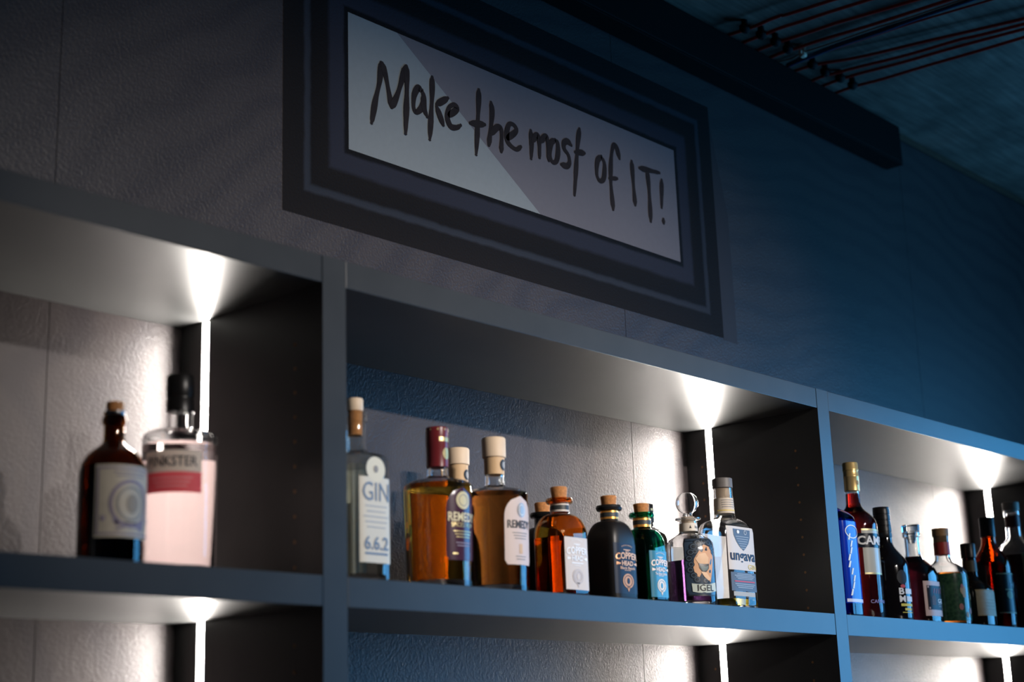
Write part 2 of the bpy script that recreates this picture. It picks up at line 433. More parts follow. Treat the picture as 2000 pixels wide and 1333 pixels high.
def tube(name, pts, r, mat, parent=None, seg=8):
    V, F = [], []
    for i, p in enumerate(pts):
        t = (pts[min(i + 1, len(pts) - 1)] - pts[max(i - 1, 0)]).normalized()
        s = t.cross(Vector((0, 0, 1))).normalized(); u = s.cross(t)
        for k in range(seg):
            a = 2 * pi * k / seg
            V.append(p + (s * cos(a) + u * sin(a)) * r)
        if i:
            b = (i - 1) * seg
            F += [(b + k, b + (k + 1) % seg, b + seg + (k + 1) % seg, b + seg + k) for k in range(seg)]
    F += [tuple(range(seg)), tuple(reversed(range(len(V) - seg, len(V))))]
    return fix_normals(obj(name, V, F, mat, parent, smooth=True))
CR = pbr('red_cable', (0.55, 0.022, 0.012), 0.45); CB = pbr('blue_cable', (0.02, 0.05, 0.12), 0.45)
CW = pbr('cream_plastic', (0.75, 0.62, 0.45), 0.5); CG = pbr('beige_cable', (0.32, 0.24, 0.18), 0.5)
CK = pbr('black_plastic', (0.006, 0.006, 0.006), 0.8, spec=0.2)
ZCAB = 2.944
def cable(pxs, r, mat, name, label, group, zo=0.0):
    P = [back(x, y, 2, ZCAB) for x, y in pxs]
    d = (P[-1] - P[-2]).normalized()
    P.append(P[-1] + d * 0.9)
    P[0] = P[0] + (P[0] - P[1]).normalized() * 0.012
    Q = catmull(P, 8)
    for i, q in enumerate(Q):
        q.z += zo + 0.0010 * sin(i * 0.55 + P[0].x * 40) * (1 if i > 8 else 0)
    tag(tube(name, Q, r, mat), label, 'cable', group)
NTH = ('first', 'second', 'third', 'fourth')
def red_label(k, side): return 'red cable, %s from the blue cable, %s the trunking\'s free end' % (NTH[k], side)
AWAY, TOWARD = 'away from', 'toward'
cable([(1420, 69), (1457, 57), (1520, 33), (1625, 0)], 0.0040, CR, 'ceiling_cable', red_label(3, AWAY), 'red ceiling cables')
cable([(1449, 84), (1488, 69), (1560, 43), (1698, 0)], 0.0040, CR, 'ceiling_cable', red_label(2, AWAY), 'red ceiling cables')
cable([(1477, 99), (1516, 84), (1600, 56), (1785, 0)], 0.0040, CR, 'ceiling_cable', red_label(1, AWAY), 'red ceiling cables')
cable([(1503, 113), (1541, 98), (1620, 74), (1841, 4)], 0.0040, CR, 'ceiling_cable', red_label(0, AWAY), 'red ceiling cables')
cable([(1555, 138), (1592, 127), (1720, 102), (2000, 36)], 0.0040, CR, 'ceiling_cable', red_label(0, TOWARD), 'red ceiling cables')
cable([(1583, 155), (1617, 142), (1720, 117), (1860, 78), (2000, 42)], 0.0040, CR, 'ceiling_cable', red_label(1, TOWARD), 'red ceiling cables', -0.005)
cable([(1607, 168), (1646, 154), (1760, 122), (2000, 57)], 0.0040, CR, 'ceiling_cable', red_label(2, TOWARD), 'red ceiling cables')
cable([(1634, 181), (1672, 168), (1780, 138), (2000, 72)], 0.0040, CR, 'ceiling_cable', red_label(3, TOWARD), 'red ceiling cables')
cable([(1540, 134), (1593, 112), (1720, 68), (1946, 0)], 0.0026, CR, 'ceiling_cable', 'thin red cable hugging the lower side of the blue ceiling cable', None, 0.004)
cable([(1546, 122), (1590, 104), (1720, 57), (1874, 4)], 0.0062, CB, 'ceiling_cable', 'thick dark blue cable between the red ceiling cables', None, -0.003)
cable([(1515, 121), (1545, 114), (1580, 98), (1700, 58), (1850, 8)], 0.0022, CG, 'ceiling_cable', 'thin beige wire lying against the thick blue ceiling cable', None, -0.001)

def clip(px, py, mat, label, group, r=0.0140):
    p = back(px, py, 2, ZCAB)
    t = thing('cable_clip', (p.x, p.y, ZCAB - 0.011), label, 'cable clip', group)
    V, F = [], []; m = 14
    prof = [(0.0, 0.006), (0.0025, 0.0095), (0.008, r), (0.015, r), (0.018, 0.009), (ZC - ZCAB + 0.011 - 0.0005, 0.008)]
    for z, rr in prof:
        V += [(rr * cos(2 * pi * k / m), rr * 0.8 * sin(2 * pi * k / m), z) for k in range(m)]
    for i in range(len(prof) - 1):
        F += [(i * m + k, i * m + (k + 1) % m, (i + 1) * m + (k + 1) % m, (i + 1) * m + k) for k in range(m)]
    F += [tuple(reversed(range(m))), tuple(range(len(V) - m, len(V)))]
    obj('clip_body', V, F, mat, t, smooth=False)
    box('strap', (-0.0135, -0.0035, 0.006), (0.0135, 0.0035, 0.0145), mat, t, bevel=0.0015)
for k, (x, y) in enumerate([(1455, 55), (1487, 67), (1515, 81), (1539, 95), (1587, 126), (1612, 140), (1641, 152), (1665, 166)]):
    n_th, side = (NTH[3 - k], AWAY) if k < 4 else (NTH[k - 4], TOWARD)
    clip(x, y, CK, 'black cable clip, %s from the cream clip, %s the trunking\'s free end' % (n_th, side), 'black cable clips')
clip(1568, 103, CW, 'cream clip holding the blue cable under the ceiling', None, 0.0095)

# ------------------------------------------------------------------ bottles
class Bottle:
    """rings: (z, half width, half depth, corner exponent) of the outside of the glass"""
    def __init__(self, root, rings):
        self.root = root; self.r = rings; self.cache = {}
    def at(self, z):
        R = self.r
        if z <= R[0][0]: return R[0][1:]
        for p, q in zip(R, R[1:]):
            if z <= q[0]:
                t = (z - p[0]) / max(1e-9, q[0] - p[0])
                return tuple(p[k] + (q[k] - p[k]) * t for k in (1, 2, 3))
        return R[-1][1:]
    def surf(self, u, z, off):
        a, b, n = self.at(z); key = (round(a, 4), round(b, 4), round(n, 1))
        if key not in self.cache:
            T = []; s = 0; prev = None
            for i in range(161):
                t = pi * i / 160
                x = a * sin(t) / (abs(sin(t)) + 1e-12) * abs(sin(t)) ** (2 / n) if i else 0.0
                c = cos(t); y = -b * (1 if c >= 0 else -1) * abs(c) ** (2 / n)
                if prev: s += sqrt((x - prev[0]) ** 2 + (y - prev[1]) ** 2)
                T.append((s, x, y)); prev = (x, y)
            self.cache[key] = T
        T = self.cache[key]; w = abs(u); lo, hi = 0, len(T) - 1
        w = min(w, T[-1][0] * 0.999)
        while hi - lo > 1:
            m = (lo + hi) // 2
            if T[m][0] <= w: lo = m
            else: hi = m
        f = (w - T[lo][0]) / max(1e-9, T[hi][0] - T[lo][0])
        x = T[lo][1] + (T[hi][1] - T[lo][1]) * f; y = T[lo][2] + (T[hi][2] - T[lo][2]) * f
        dx, dy = T[hi][1] - T[lo][1], T[hi][2] - T[lo][2]; l = sqrt(dx * dx + dy * dy) + 1e-12
        nx, ny = dy / l, -dx / l
        sg = 1 if u >= 0 else -1
        return (sg * (x + nx * off), y + ny * off, z)

def ring_pts(z, a, b, n, seg):
    out = []
    for i in range(seg):
        t = 2 * pi * i / seg; c, s = cos(t), sin(t)
        e = 2 / n
        out.append((a * (1 if c >= 0 else -1) * abs(c) ** e, b * (1 if s >= 0 else -1) * abs(s) ** e, z))
    return out

def norm_rings(R):
    out = []
    for q in R:
        if len(q) == 2: out.append((q[0], q[1], q[1], 2.0))
        elif len(q) == 3: out.append((q[0], q[1], q[2], 2.0))
        else: out.append(q)
    return out

def loft(name, rings, mat, parent, seg=40, bottom=True, top=True, smooth=True, autos=35):
    rings = norm_rings(rings); V, F = [], []
    for q in rings: V += ring_pts(*q, seg)
    for i in range(len(rings) - 1):
        F += [(i * seg + k, i * seg + (k + 1) % seg, (i + 1) * seg + (k + 1) % seg, (i + 1) * seg + k) for k in range(seg)]
    if bottom: F.append(tuple(reversed(range(seg))))
    if top: F.append(tuple(range(len(V) - seg, len(V))))
    o = obj(name, V, F, mat, parent, smooth)
    if smooth:
        o.data.set_sharp_from_angle(angle=radians(autos))
    return o

def inset(R, t, zmin, zmax):
    """rings of the inner wall between zmin and zmax"""
    B = Bottle(None, R); zs = sorted({zmin, zmax} | {q[0] for q in R if zmin < q[0] < zmax})
    return [(z, max(0.002, B.at(z)[0] - t), max(0.002, B.at(z)[1] - t), B.at(z)[2]) for z in zs]

def shell(name, R, t, mat, parent, base=0.006, seg=40):
    """glass of real wall thickness, open at the mouth"""
    R = norm_rings(R); inn = inset(R, t, base, R[-1][0])
    rings = R + list(reversed(inn))
    return loft(name, rings, mat, parent, seg, True, True)

def label_patch(B, name, u0, u1, z0, z1, mat, parent, off=0.0005, shape=None, nu=18, nv=10):
    V, F = [], []
    for j in range(nv + 1):
        v = j / nv; k = shape(v) if shape else 1.0
        uc, hw = (u0 + u1) / 2, (u1 - u0) / 2 * k
        V += [B.surf(uc - hw + 2 * hw * i / nu, z0 + (z1 - z0) * v, off) for i in range(nu + 1)]
    for j in range(nv):
        F += [(j * (nu + 1) + i, j * (nu + 1) + i + 1, (j + 1) * (nu + 1) + i + 1, (j + 1) * (nu + 1) + i) for i in range(nu)]
    return obj(name, V, F, mat, parent, smooth=True)

def arch(v, r=0.30):
    if v > 1 - r: return max(0.05, sqrt(max(0, 1 - ((v - (1 - r)) / r) ** 2)))
    if v < 0.06: return 0.86 + 0.14 * sqrt(max(0, 1 - ((0.06 - v) / 0.06) ** 2))
    return 1.0

def poly_print(B, name, pts, mat, parent, off=0.001):
    c = (sum(p[0] for p in pts) / len(pts), sum(p[1] for p in pts) / len(pts)); n = len(pts)
    V = [B.surf(c[0], c[1], off)]
    V += [B.surf(c[0] + (p[0] - c[0]) * 0.5, c[1] + (p[1] - c[1]) * 0.5, off) for p in pts]
    V += [B.surf(p[0], p[1], off) for p in pts]
    F = [(0, 1 + i, 1 + (i + 1) % n) for i in range(n)]
    F += [(1 + i, 1 + n + i, 1 + n + (i + 1) % n, 1 + (i + 1) % n) for i in range(n)]
    return obj(name, V, F, mat, parent, smooth=True)

def disc_print(B, name, u, z, ru, rz, mat, parent, off=0.001, n=24, a0=0):
    return poly_print(B, name, [(u + ru * cos(2 * pi * i / n + a0), z + rz * sin(2 * pi * i / n + a0)) for i in range(n)], mat, parent, off)

def rect_print(B, name, u0, u1, z0, z1, mat, parent, off=0.001):
    return label_patch(B, name, u0, u1, z0, z1, mat, parent, off, None, 8, 2)

def ring_print(B, name, u, z, ru, rz, w, mat, parent, off=0.0011, n=28):
    V, F = [], []
    for i in range(n):
        a = 2 * pi * i / n
        V += [B.surf(u + ru * cos(a), z + rz * sin(a), off), B.surf(u + (ru - w) * cos(a), z + (rz - w) * sin(a), off)]
    F = [(2 * i, 2 * ((i + 1) % n), 2 * ((i + 1) % n) + 1, 2 * i + 1) for i in range(n)]
    return obj(name, V, F, mat, parent)

_text_cache = {}
def text_mesh(s, bold=0.0):
    if (s, bold) in _text_cache: return _text_cache[(s, bold)]
    c = bpy.data.curves.new('txt', 'FONT'); c.body = s; c.offset = bold; c.resolution_u = 3
    o = bpy.data.objects.new('txt', c); COL.objects.link(o)
    me = bpy.data.meshes.new_from_object(o)
    V = [v.co.copy() for v in me.vertices]; F = [tuple(p.vertices) for p in me.polygons]
    bpy.data.objects.remove(o); bpy.data.curves.remove(c); bpy.data.meshes.remove(me)
    x0, x1 = min(v.x for v in V), max(v.x for v in V); y0, y1 = min(v.y for v in V), max(v.y for v in V)
    V = [((v.x - x0) / (x1 - x0) - 0.5, (v.y - y0) / (y1 - y0) - 0.5) for v in V]
    _text_cache[(s, bold)] = (V, F)
    return V, F

def text_print(B, s, u, z, w, h, mat, parent, off=0.0013, bold=0.0, arc=0.0):
    V, F = text_mesh(s, bold)
    o = obj('lettering', [B.surf(u + a * w, z + b * h + arc * (0.25 - a * a), off) for a, b in V], F, mat, parent)
    return o

def ink_lines(B, u, z0, z1, n, w, mat, parent, off=0.0012):
    for i in range(n):
        z = z0 + (z1 - z0) * i / max(1, n - 1)
        ww = w * (0.75 + 0.25 * ((i * 7) % 3) / 2)
        rect_print(B, 'small_print', u - ww / 2, u + ww / 2, z - 0.0006, z + 0.0006, mat, parent, off)

# materials for bottles
CLEAR = glass('clear_glass', (1.0, 1.0, 1.0))
CORK = pbr('cork', (0.46, 0.19, 0.055), 0.75, noise=0.55, nscale=260, bump=0.4)
CREAMW = pbr('pale_wood_stopper', (0.80, 0.62, 0.44), 0.55, noise=0.08, nscale=60)
TANB = pbr('tan_paper_seal', (0.70, 0.47, 0.26), 0.6)
GOLDP = pbr('gold_print', (0.62, 0.50, 0.24), 0.35, metal=0.5)
COPPERP = pbr('copper_print', (0.75, 0.38, 0.20), 0.4, metal=0.3)
WHITEP = pbr('white_print', (0.80, 0.79, 0.77), 0.5)
BLACKP = pbr('black_print', (0.02, 0.02, 0.022), 0.5)
BLACKCAP = pbr('black_cap', (0.010, 0.009, 0.009), 0.35)
GREYP = pbr('grey_print', (0.30, 0.29, 0.28), 0.5)
DARKGL = glass('near_black_glass', (0.05, 0.012, 0.004))

def paper(name, color, trans=0.5):
    m = bpy.data.materials.new(name); N, L, b = nodes(m)
    b.inputs['Base Color'].default_value = (*color, 1); b.inputs['Roughness'].default_value = 0.6
    tr_ = N.new('ShaderNodeBsdfTranslucent'); tr_.inputs[0].default_value = (*color, 1)
    mx = N.new('ShaderNodeMixShader'); mx.inputs[0].default_value = trans
    out = N['Material Output']
    L.new(b.outputs[0], mx.inputs[1]); L.new(tr_.outputs[0], mx.inputs[2]); L.new(mx.outputs[0], out.inputs['Surface'])
    return m

def back_label_or_backing(B, u0, u1, z0, z1, mat, parent, off=0.0005):  # for back labels, and for sheets added to brighten clear glass
    o = label_patch(B, 'back_label_or_backing', u0, u1, z0, z1, mat, parent, off, None, 18, 4)
    for v in o.data.vertices: v.co.y = -v.co.y
    return o

def bottle(name, x, y, rings, label, cat='bottle', group=None, rz=0.0):
    t = thing(name, (x, y, S0 + 0.0003), label, cat, group, rz)
    return t, Bottle(t, norm_rings(rings))

# --- left compartment
R = [(0, .034), (.0015, .0368), (.004, .0386), (.112, .0387), (.122, .0372), (.131, .0325), (.138, .026), (.144, .0175), (.149, .0128),
     (.155, .0122), (.170, .0122), (.1715, .0145), (.178, .0145), (.1795, .0132), (.1815, .0125)]
t, B = bottle('apothecary_bottle', -.2448, .09, R, 'short dark brown round bottle with cork and cream label beside the pale pink bottle', group='spirit bottles')
BRG = glass('brown_glass', (0.13, 0.05, 0.008))
shell('body', R, .003, BRG, t)
loft('liquid', inset(norm_rings(R), .0027, .0064, .118), glass('dark_spirit', (0.022, 0.009, 0.002), ior=1.36), t)
k = loft('cork', [(.172, .0088), (.1818, .0095), (.197, .0102), (.1976, .0094)], CORK, t)
loft('metal_ring', [(.1822, .0126), (.1835, .0130), (.1855, .0130), (.1862, .0120)], pbr('steel_ring', (.25, .25, .26), .3, metal=1), t)
LBM = pbr('cream_label', (0.60, 0.54, 0.44), 0.6, noise=0.12, nscale=120); MAUVE = pbr('mauve_print', (0.30, 0.255, 0.34), 0.6)
l = label_patch(B, 'label', -.042, .042, .033, .117, LBM, t)
for u0, u1, z0, z1 in ((-.0395, -.0375, .036, .114), (.0375, .0395, .036, .114), (-.0395, .0395, .036, .038), (-.0395, .0395, .112, .114)):
    rect_print(B, 'label_border', u0, u1, z0, z1, MAUVE, l)
ring_print(B, 'emblem', 0, .072, .026, .028, .004, MAUVE, l)
ring_print(B, 'emblem', 0, .072, .018, .020, .0025, GREYP, l)
disc_print(B, 'emblem', .002, .072, .008, .011, pbr('taupe_print', (.36, .31, .25), .6), l)
poly_print(B, 'ribbon', [(-.034, .058), (-.016, .046), (.016, .046), (.034, .058), (.034, .053), (.016, .041), (-.016, .041), (-.034, .053)][:8], MAUVE, l, .0012)
ink_lines(B, 0, .104, .108, 2, .05, MAUVE, l)

R = [(0, .040), (.0015, .0435), (.005, .0453), (.168, .0453), (.173, .0440), (.1765, .0395), (.1785, .028), (.181, .0185), (.185, .0160), (.206, .0160)]
t, B = bottle('gin_bottle', -.1377, .11, R, 'tall clear round bottle of pale pink gin with cream and red band label', group='spirit bottles', rz=radians(-47))
shell('body', R, .003, CLEAR, t, base=.010)
loft('liquid', inset(norm_rings(R), .0027, .0104, .160), glass('pink_gin', (1.0, 0.90, 0.88), ior=1.36), t)
c = loft('cap', [(.203, .0162), (.2035, .0172), (.218, .0172), (.219, .0166), (.222, .0166), (.223, .0172), (.248, .0172), (.2495, .0162)], BLACKCAP, t)
l = label_patch(B, 'label', -.0376, .0376, .1215, .148, paper('beige_label', (.97, .88, .76), .45), t)
text_print(B, 'PINKSTER', 0, .1345, .062, .0125, BLACKP, l, bold=.01)
l2 = label_patch(B, 'label_band', -.0376, .0376, .0965, .1215, paper('red_label_band', (.97, .14, .17), .45), t)
ink_lines(B, 0, .104, .114, 3, .05, pbr('pale_pink_print', (.85, .45, .45), .5), l2)
back_label_or_backing(B, -.060, .060, .012, .150, paper('pale_pink_back_label', (.97, .82, .82), .70), t)

# --- middle compartment
n_ = 6.0
R = [(0, .028, .036, n_), (.002, .0305, .0385, n_), (.006, .0314, .0397, n_), (.166, .0314, .0397, n_), (.172, .0305, .0385, n_), (.176, .027, .034, 4), (.179, .020, .022, 2.5),
     (.183, .0155, .0155, 2), (.190, .0138, .0138, 2), (.222, .0138, .0138, 2), (.224, .0165, .0165, 2), (.236, .0165, .0165, 2), (.238, .015, .015, 2)]
t, B = bottle('gin_bottle', .1355, .0898, R, 'clear square gin bottle with pale stopper and blue lettering beside the upright', group='spirit bottles')
shell('body', R, .0032, thin_glass('clear_square_glass'), t, base=.014)
loft('liquid', inset(norm_rings(R), .0034, .0144, .160), thin_glass('clear_spirit', (0.98, 0.98, 0.95)), t)
loft('stopper', [(.2385, .0105), (.2395, .0112), (.254, .0112), (.256, .0104)], CREAMW, t)
loft('cork', [(.205, .0098), (.2386, .0102)], CORK, t)
PEARL = pbr('pearl_label', (.70, .68, .60), .55); BLUEP = pbr('blue_grey_print', (.16, .24, .36), .55)
l = label_patch(B, 'label', -.0275, .0275, .028, .142, PEARL, t)
d_ = disc_print(B, 'emblem', 0, .153, .017, .017, pbr('ivory_seal', (.76, .73, .60), .5), t, .0006)
disc_print(B, 'emblem', 0, .153, .004, .005, GREYP, d_, .0012)
text_print(B, 'GIN', 0, .1225, .046, .025, BLUEP, l, bold=.0)
ink_lines(B, 0, .075, .103, 5, .044, pbr('light_blue_print', (.40, .45, .52), .55), l)
text_print(B, '6.6.2', 0, .054, .042, .018, BLUEP, l, bold=.02)
rect_print(B, 'small_print', -.020, .020, .0385, .0415, BLUEP, l)
back_label_or_backing(B, -.050, .050, .022, .165, paper('added_ivory_backing', (.95, .93, .86), .25), t)  # pale sheet added at the rear so the clear glass looks bright

def round_whisky(x, y, dz, glassm, label, stopper, lm):
    R = [(0, .0435), (.002, .0452), (.006, .0462), (.10, .0480), (.146, .0492), (.151, .0478), (.1545, .042), (.157, .030), (.160, .019), (.1635, .0146), (.168, .0140), (.181, .0140)]
    R = [(z * dz, r) for z, r in R]
    t, B = bottle('whisky_bottle', x, y, R, label, group='spirit bottles')
    shell('body', R, .0035, CLEAR, t, base=.014, seg=48)
    loft('liquid', inset(norm_rings(R), .0032, .0144, .150 * dz), glassm, t, seg=48)
    return t, B
AMBER = glass('amber_whisky', (0.98, 0.56, 0.06), ior=1.36); BROWNW = glass('brown_whisky', (0.58, 0.19, 0.035), ior=1.36)
t, B = round_whisky(.2882, .085, 1.0, AMBER, 'round bottle of golden amber whisky with maroon capsule and purple arched label', None, None)
MAROON = pbr('maroon_capsule', (.16, .018, .022), .3)
c = loft('capsule', [(.176, .0146), (.1765, .0160), (.205, .0160), (.206, .0164), (.2325, .0164), (.2341, .0152)], MAROON, t)
CB_ = Bottle(t, norm_rings([(.17, .0160), (.24, .0164)]))
rect_print(CB_, 'gold_band', -.045, .045, .2285, .2315, GOLDP, c, .0004)
disc_print(CB_, 'gold_seal', .002, .195, .0065, .0085, GOLDP, c, .0004)
rect_print(CB_, 'gold_band', -.010, .010, .2125, .2185, GOLDP, c, .0004)
PURPLE = pbr('purple_label', (.060, .022, .045), .20)
l = label_patch(B, 'label', -.0275, .0275, .040, .1415, PURPLE, t, shape=arch, nv=16)
s_ = disc_print(B, 'seal', 0, .1235, .0125, .0125, pbr('pale_gold_seal', (.66, .58, .34), .4), l)
ring_print(B, 'seal_ring', 0, .1235, .0085, .0085, .0012, GREYP, s_, .0014)
text_print(B, 'REMEDY', 0, .1000, .050, .0125, pbr('cream_gold_print', (.72, .64, .40), .4), l, bold=.02)
text_print(B, 'SPICED RUM', 0, .0890, .040, .006, GOLDP, l)
ink_lines(B, 0, .072, .080, 3, .034, GOLDP, l)
ink_lines(B, 0, .060, .064, 2, .030, MAUVE, l)
rect_print(B, 'small_print', -.018, -.010, .048, .050, GOLDP, l)

def wood_stopper(t, z0, zb, z1):
    loft('stopper_shank', [(z0, .0100), (zb, .0100)], CORK, t)
    loft('stopper', [(zb, .0165), (zb + .001, .0176), (z1 - .002, .0180), (z1, .0168)], CREAMW, t)
    b = loft('paper_seal', [(z0 - .002, .0148), (zb - .0003, .0154)], TANB, t, bottom=False, top=False)
    SB = Bottle(t, norm_rings([(z0, .0150), (zb, .0154)]))
    d = disc_print(SB, 'seal_mark', .004, (z0 + zb) / 2, .0075, .0085, BLACKP, b, .0005)
    disc_print(SB, 'seal_mark_centre', .004, (z0 + zb) / 2, .0040, .0050, GREYP, b, .0008)
t, B = round_whisky(.4128, .090, 1.0, BROWNW, 'round bottle of dark brown whisky with pale wooden stopper and blush arched label', None, None)
wood_stopper(t, .1815, .2050, .2351)
BLUSH = pbr('blush_label', (.66, .55, .52), .55)
l = label_patch(B, 'label', -.0275, .0275, .042, .1415, BLUSH, t, shape=arch, nv=16)
s_ = disc_print(B, 'seal', .002, .1215, .0085, .0105, pbr('silver_seal', (.45, .42, .40), .35, metal=.4), l)
ring_print(B, 'seal_ring', .002, .1215, .0060, .0080, .001, WHITEP, s_, .0014)
text_print(B, 'REMEDY', 0, .1005, .046, .0115, pbr('charcoal_print', (.05, .045, .045), .5), l, bold=.02)
ink_lines(B, 0, .080, .088, 3, .030, GREYP, l)
rect_print(B, 'small_print', -.003, .003, .058, .072, pbr('ochre_print', (.66, .45, .28), .5), l)
ink_lines(B, 0, .050, .054, 2, .024, GREYP, l)
t, B = round_whisky(.4495, .20, 1.0, BROWNW, 'whisky bottle with wooden stopper standing behind the golden amber bottle', None, None)
wood_stopper(t, .1815, .2140, .2402)

def squat(name, x, y, a, b, h, body, label, seg=40, n_=5.0, fill=None, fill_mat=None, lip=None, band=None, cork=True, thick=.003):
    """square shouldered flask: h = (shoulder start, neck base, lip bottom, lip top, cork top)"""
    sh, nb, lb, lt, ct = h
    R = [(0, a * .90, b * .90, n_), (.0015, a * .97, b * .97, n_), (.004, a, b, n_), (sh, a, b, n_)]
    ra, rb = .0150, .0150
    for k in range(1, 9):
        q = k / 8; e = sin(q * pi / 2)
        R.append((sh + (nb - sh) * e, ra + (a - ra) * cos(q * pi / 2), rb + (b - rb) * cos(q * pi / 2), n_ + (2 - n_) * q ** 1.5))
    R += [(nb + .002, .0140, .0140, 2), (lb - .0006, .0140, .0140, 2), (lb, .0195, .0195, 2), ((lb + lt) / 2, .0212, .0212, 2), (lt, .0198, .0198, 2), (lt + .0006, .0170, .0170, 2)]
    t, B = bottle(name, x, y, R, label, group='spirit bottles')
    if thick: shell('body', R, thick, body, t, base=.008, seg=seg)
    else: loft('body', R, body, t, seg=seg)
    if fill: loft('liquid', inset(norm_rings(R), thick - .0003, .0084, fill), fill_mat, t, seg=seg)
    if cork: loft('cork', [(lb + .001, .0098), (lt, .0112), (ct - .0015, .0130), (ct, .0122)], CORK, t)
    if band:
        bd = loft('neck_band', [(nb + .003, .0144), (lb - .001, .0144)], band[0], t, bottom=False, top=False)
        m = (nb + lb) / 2 + .001
        loft('neck_band_stripe', [(m - .0035, .0147), (m + .0035, .0147)], band[1], bd, bottom=False, top=False)
    return t, B
ORB = pbr('copper_foil_band', (.80, .38, .08), .3, metal=.6); BLKB = pbr('black_band_print', (.03, .035, .035), .5)
PALEB = pbr('pale_band', (.62, .55, .48), .5)

def copper_label(B, t, w, z0, z1, base, ink, pale, second):
    l = label_patch(B, 'label', -w, w, z0, z1, base, t)
    H = z1 - z0; zz = lambda f: z0 + H * f
    text_print(B, 'THE ALCHEMIST', 0, zz(.92), w * .95, H * .025, ink, l, arc=.012)
    rect_print(B, 'ornament', -w * .30, w * .30, zz(.86), zz(.875), ink, l)
    text_print(B, 'GIN', 0, zz(.845), w * .30, H * .035, ink, l, bold=.02)
    text_print(B, 'COPPER', 0, zz(.72), w * 1.82, H * .135, ink, l, bold=.03, arc=.010)
    text_print(B, 'HEAD', 0, zz(.60), w * .98, H * .095, ink, l, bold=.03)
    for s in (-1, 1):
        poly_print(B, 'ornament', [(s * w * .56, zz(.60)), (s * w * .86, zz(.625)), (s * w * .88, zz(.56)), (s * w * .60, zz(.575))], ink, l, .0012)
    if second: text_print(B, second, 0, zz(.505), w * 1.25, H * .055, ink, l, bold=.015)
    else: rect_print(B, 'small_print', -w * .5, w * .5, zz(.495), zz(.515), ink, l)
    rect_print(B, 'ornament', -w * .28, w * .28, zz(.455), zz(.463), ink, l)
    disc_print(B, 'emblem', 0, zz(.25), w * .47, H * .145, pale, l, .0011)
    poly_print(B, 'emblem_tip', [(-w * .14, zz(.13)), (0, zz(.035)), (w * .14, zz(.13)), (0, zz(.16))], pale, l, .0011)
    ring_print(B, 'emblem_line', 0, zz(.25), w * .36, H * .112, H * .012, base, l, .0015)
    disc_print(B, 'emblem_line', 0, zz(.25), w * .12, H * .06, base, l, .0015)
    return l
t, B = squat('gin_flask', .5357, .0704, .036, .0304, (.095, .1290, .1455, .1530, .1707), glass('amber_glass', (0.93, 0.40, 0.09)),
             'squared amber glass gin flask with cork and pale grey label', fill=.092, fill_mat=glass('amber_gin', (0.95, 0.36, 0.04), ior=1.36), band=(PALEB, BLKB))
copper_label(B, t, .0265, .012, .0905, pbr('pale_grey_label', (.62, .56, .52), .5), pbr('silver_white_print', (.82, .84, .86), .35), pbr('grey_seal_print', (.50, .46, .46), .5), None)
t, B = squat('gin_flask', .6571, .0707, .0317, .0306, (.092, .1280, .1455, .1530, .1685), pbr('matt_black_glass', (.010, .009, .009), .42),
             'squared matt black gin flask with cork and navy label', thick=0, band=(ORB, BLKB))
copper_label(B, t, .0285, .012, .0905, pbr('navy_label', (.022, .034, .060), .35, spec=.15), COPPERP, pbr('dull_copper_print', (.50, .27, .15), .5), 'Black Batch')
t, B = squat('gin_flask', .7380, .0684, .0265, .0320, (.085, .1215, .1405, .1480, .1631), glass('green_glass', (0.03, 0.42, 0.27)),
             'squared dark green gin flask with cork and teal blue label', fill=.080, fill_mat=glass('green_gin', (0.05, 0.55, 0.45), ior=1.36), band=(ORB, BLKB))
copper_label(B, t, .0235, .010, .0835, pbr('teal_label', (.05, .20, .30), .20), pbr('pale_copper_print', (.78, .68, .62), .4), pbr('pale_seal_print', (.72, .66, .60), .5), 'The Gibson Edition')
t, B = squat('gin_flask', .6200, .178, .0317, .0306, (.092, .1280, .1440, .1515, .1680), pbr('gloss_black_glass', (.008, .008, .008), .15),
             'black gin flask with small cork standing behind the amber flask', thick=0)

# black capped bottle behind the green one
R = [(0, .030), (.002, .033), (.132, .0331), (.140, .031), (.147, .024), (.152, .0135), (.156, .0095), (.164, .0090)]
t, B = bottle('liqueur_bottle', .9250, .197, R, 'black bottle with tall square black cap behind the green flask', group='spirit bottles')
loft('body', R, pbr('black_gloss', (.012, .010, .009), .12), t)
c = loft('cap', [(.163, .0085, .0085, 4), (.164, .0092, .0092, 4), (.195, .0092, .0092, 4), (.196, .0085, .0085, 4)], BLACKCAP, t)
CB_ = Bottle(t, norm_rings([(.15, .0092, .0092, 4), (.2, .0092, .0092, 4)]))
rect_print(CB_, 'gold_mark', -.003, .003, .184, .188, GOLDP, c, .0004)
rect_print(CB_, 'gold_mark', -.004, .004, .172, .175, GOLDP, c, .0004)

# purple gin decanter with ball stopper
R = [(0, .0345), (.002, .0385), (.006, .0404), (.098, .0406), (.108, .0390), (.114, .0345), (.119, .027), (.1225, .0205), (.1255, .0165), (.130, .0150), (.1455, .0142),
     (.1465, .0170), (.1485, .0215), (.1505, .0215), (.1520, .0165)]
t, B = bottle('gin_decanter', .8677, .070, R, 'round decanter of purple gin with clear glass ball stopper', group='spirit bottles', rz=radians(-26))
shell('body', R, .003, CLEAR, t, base=.010)
loft('liquid', inset(norm_rings(R), .0027, .0104, .0775), glass('purple_gin', (0.10, 0.035, 0.13), ior=1.36), t)
bl = [(.1525, .0095), (.1560, .0085)]
for k in range(1, 14):
    a = -pi / 2 + pi * (k + .6) / 14.6
    bl.append((.1765 + .0185 * sin(a), max(.001, .0192 * cos(a))))
inner_ = [(z, max(.0006, r - .0016)) for z, r in bl[1:]]
loft('ball_stopper', bl + list(reversed(inner_)), CLEAR, t)
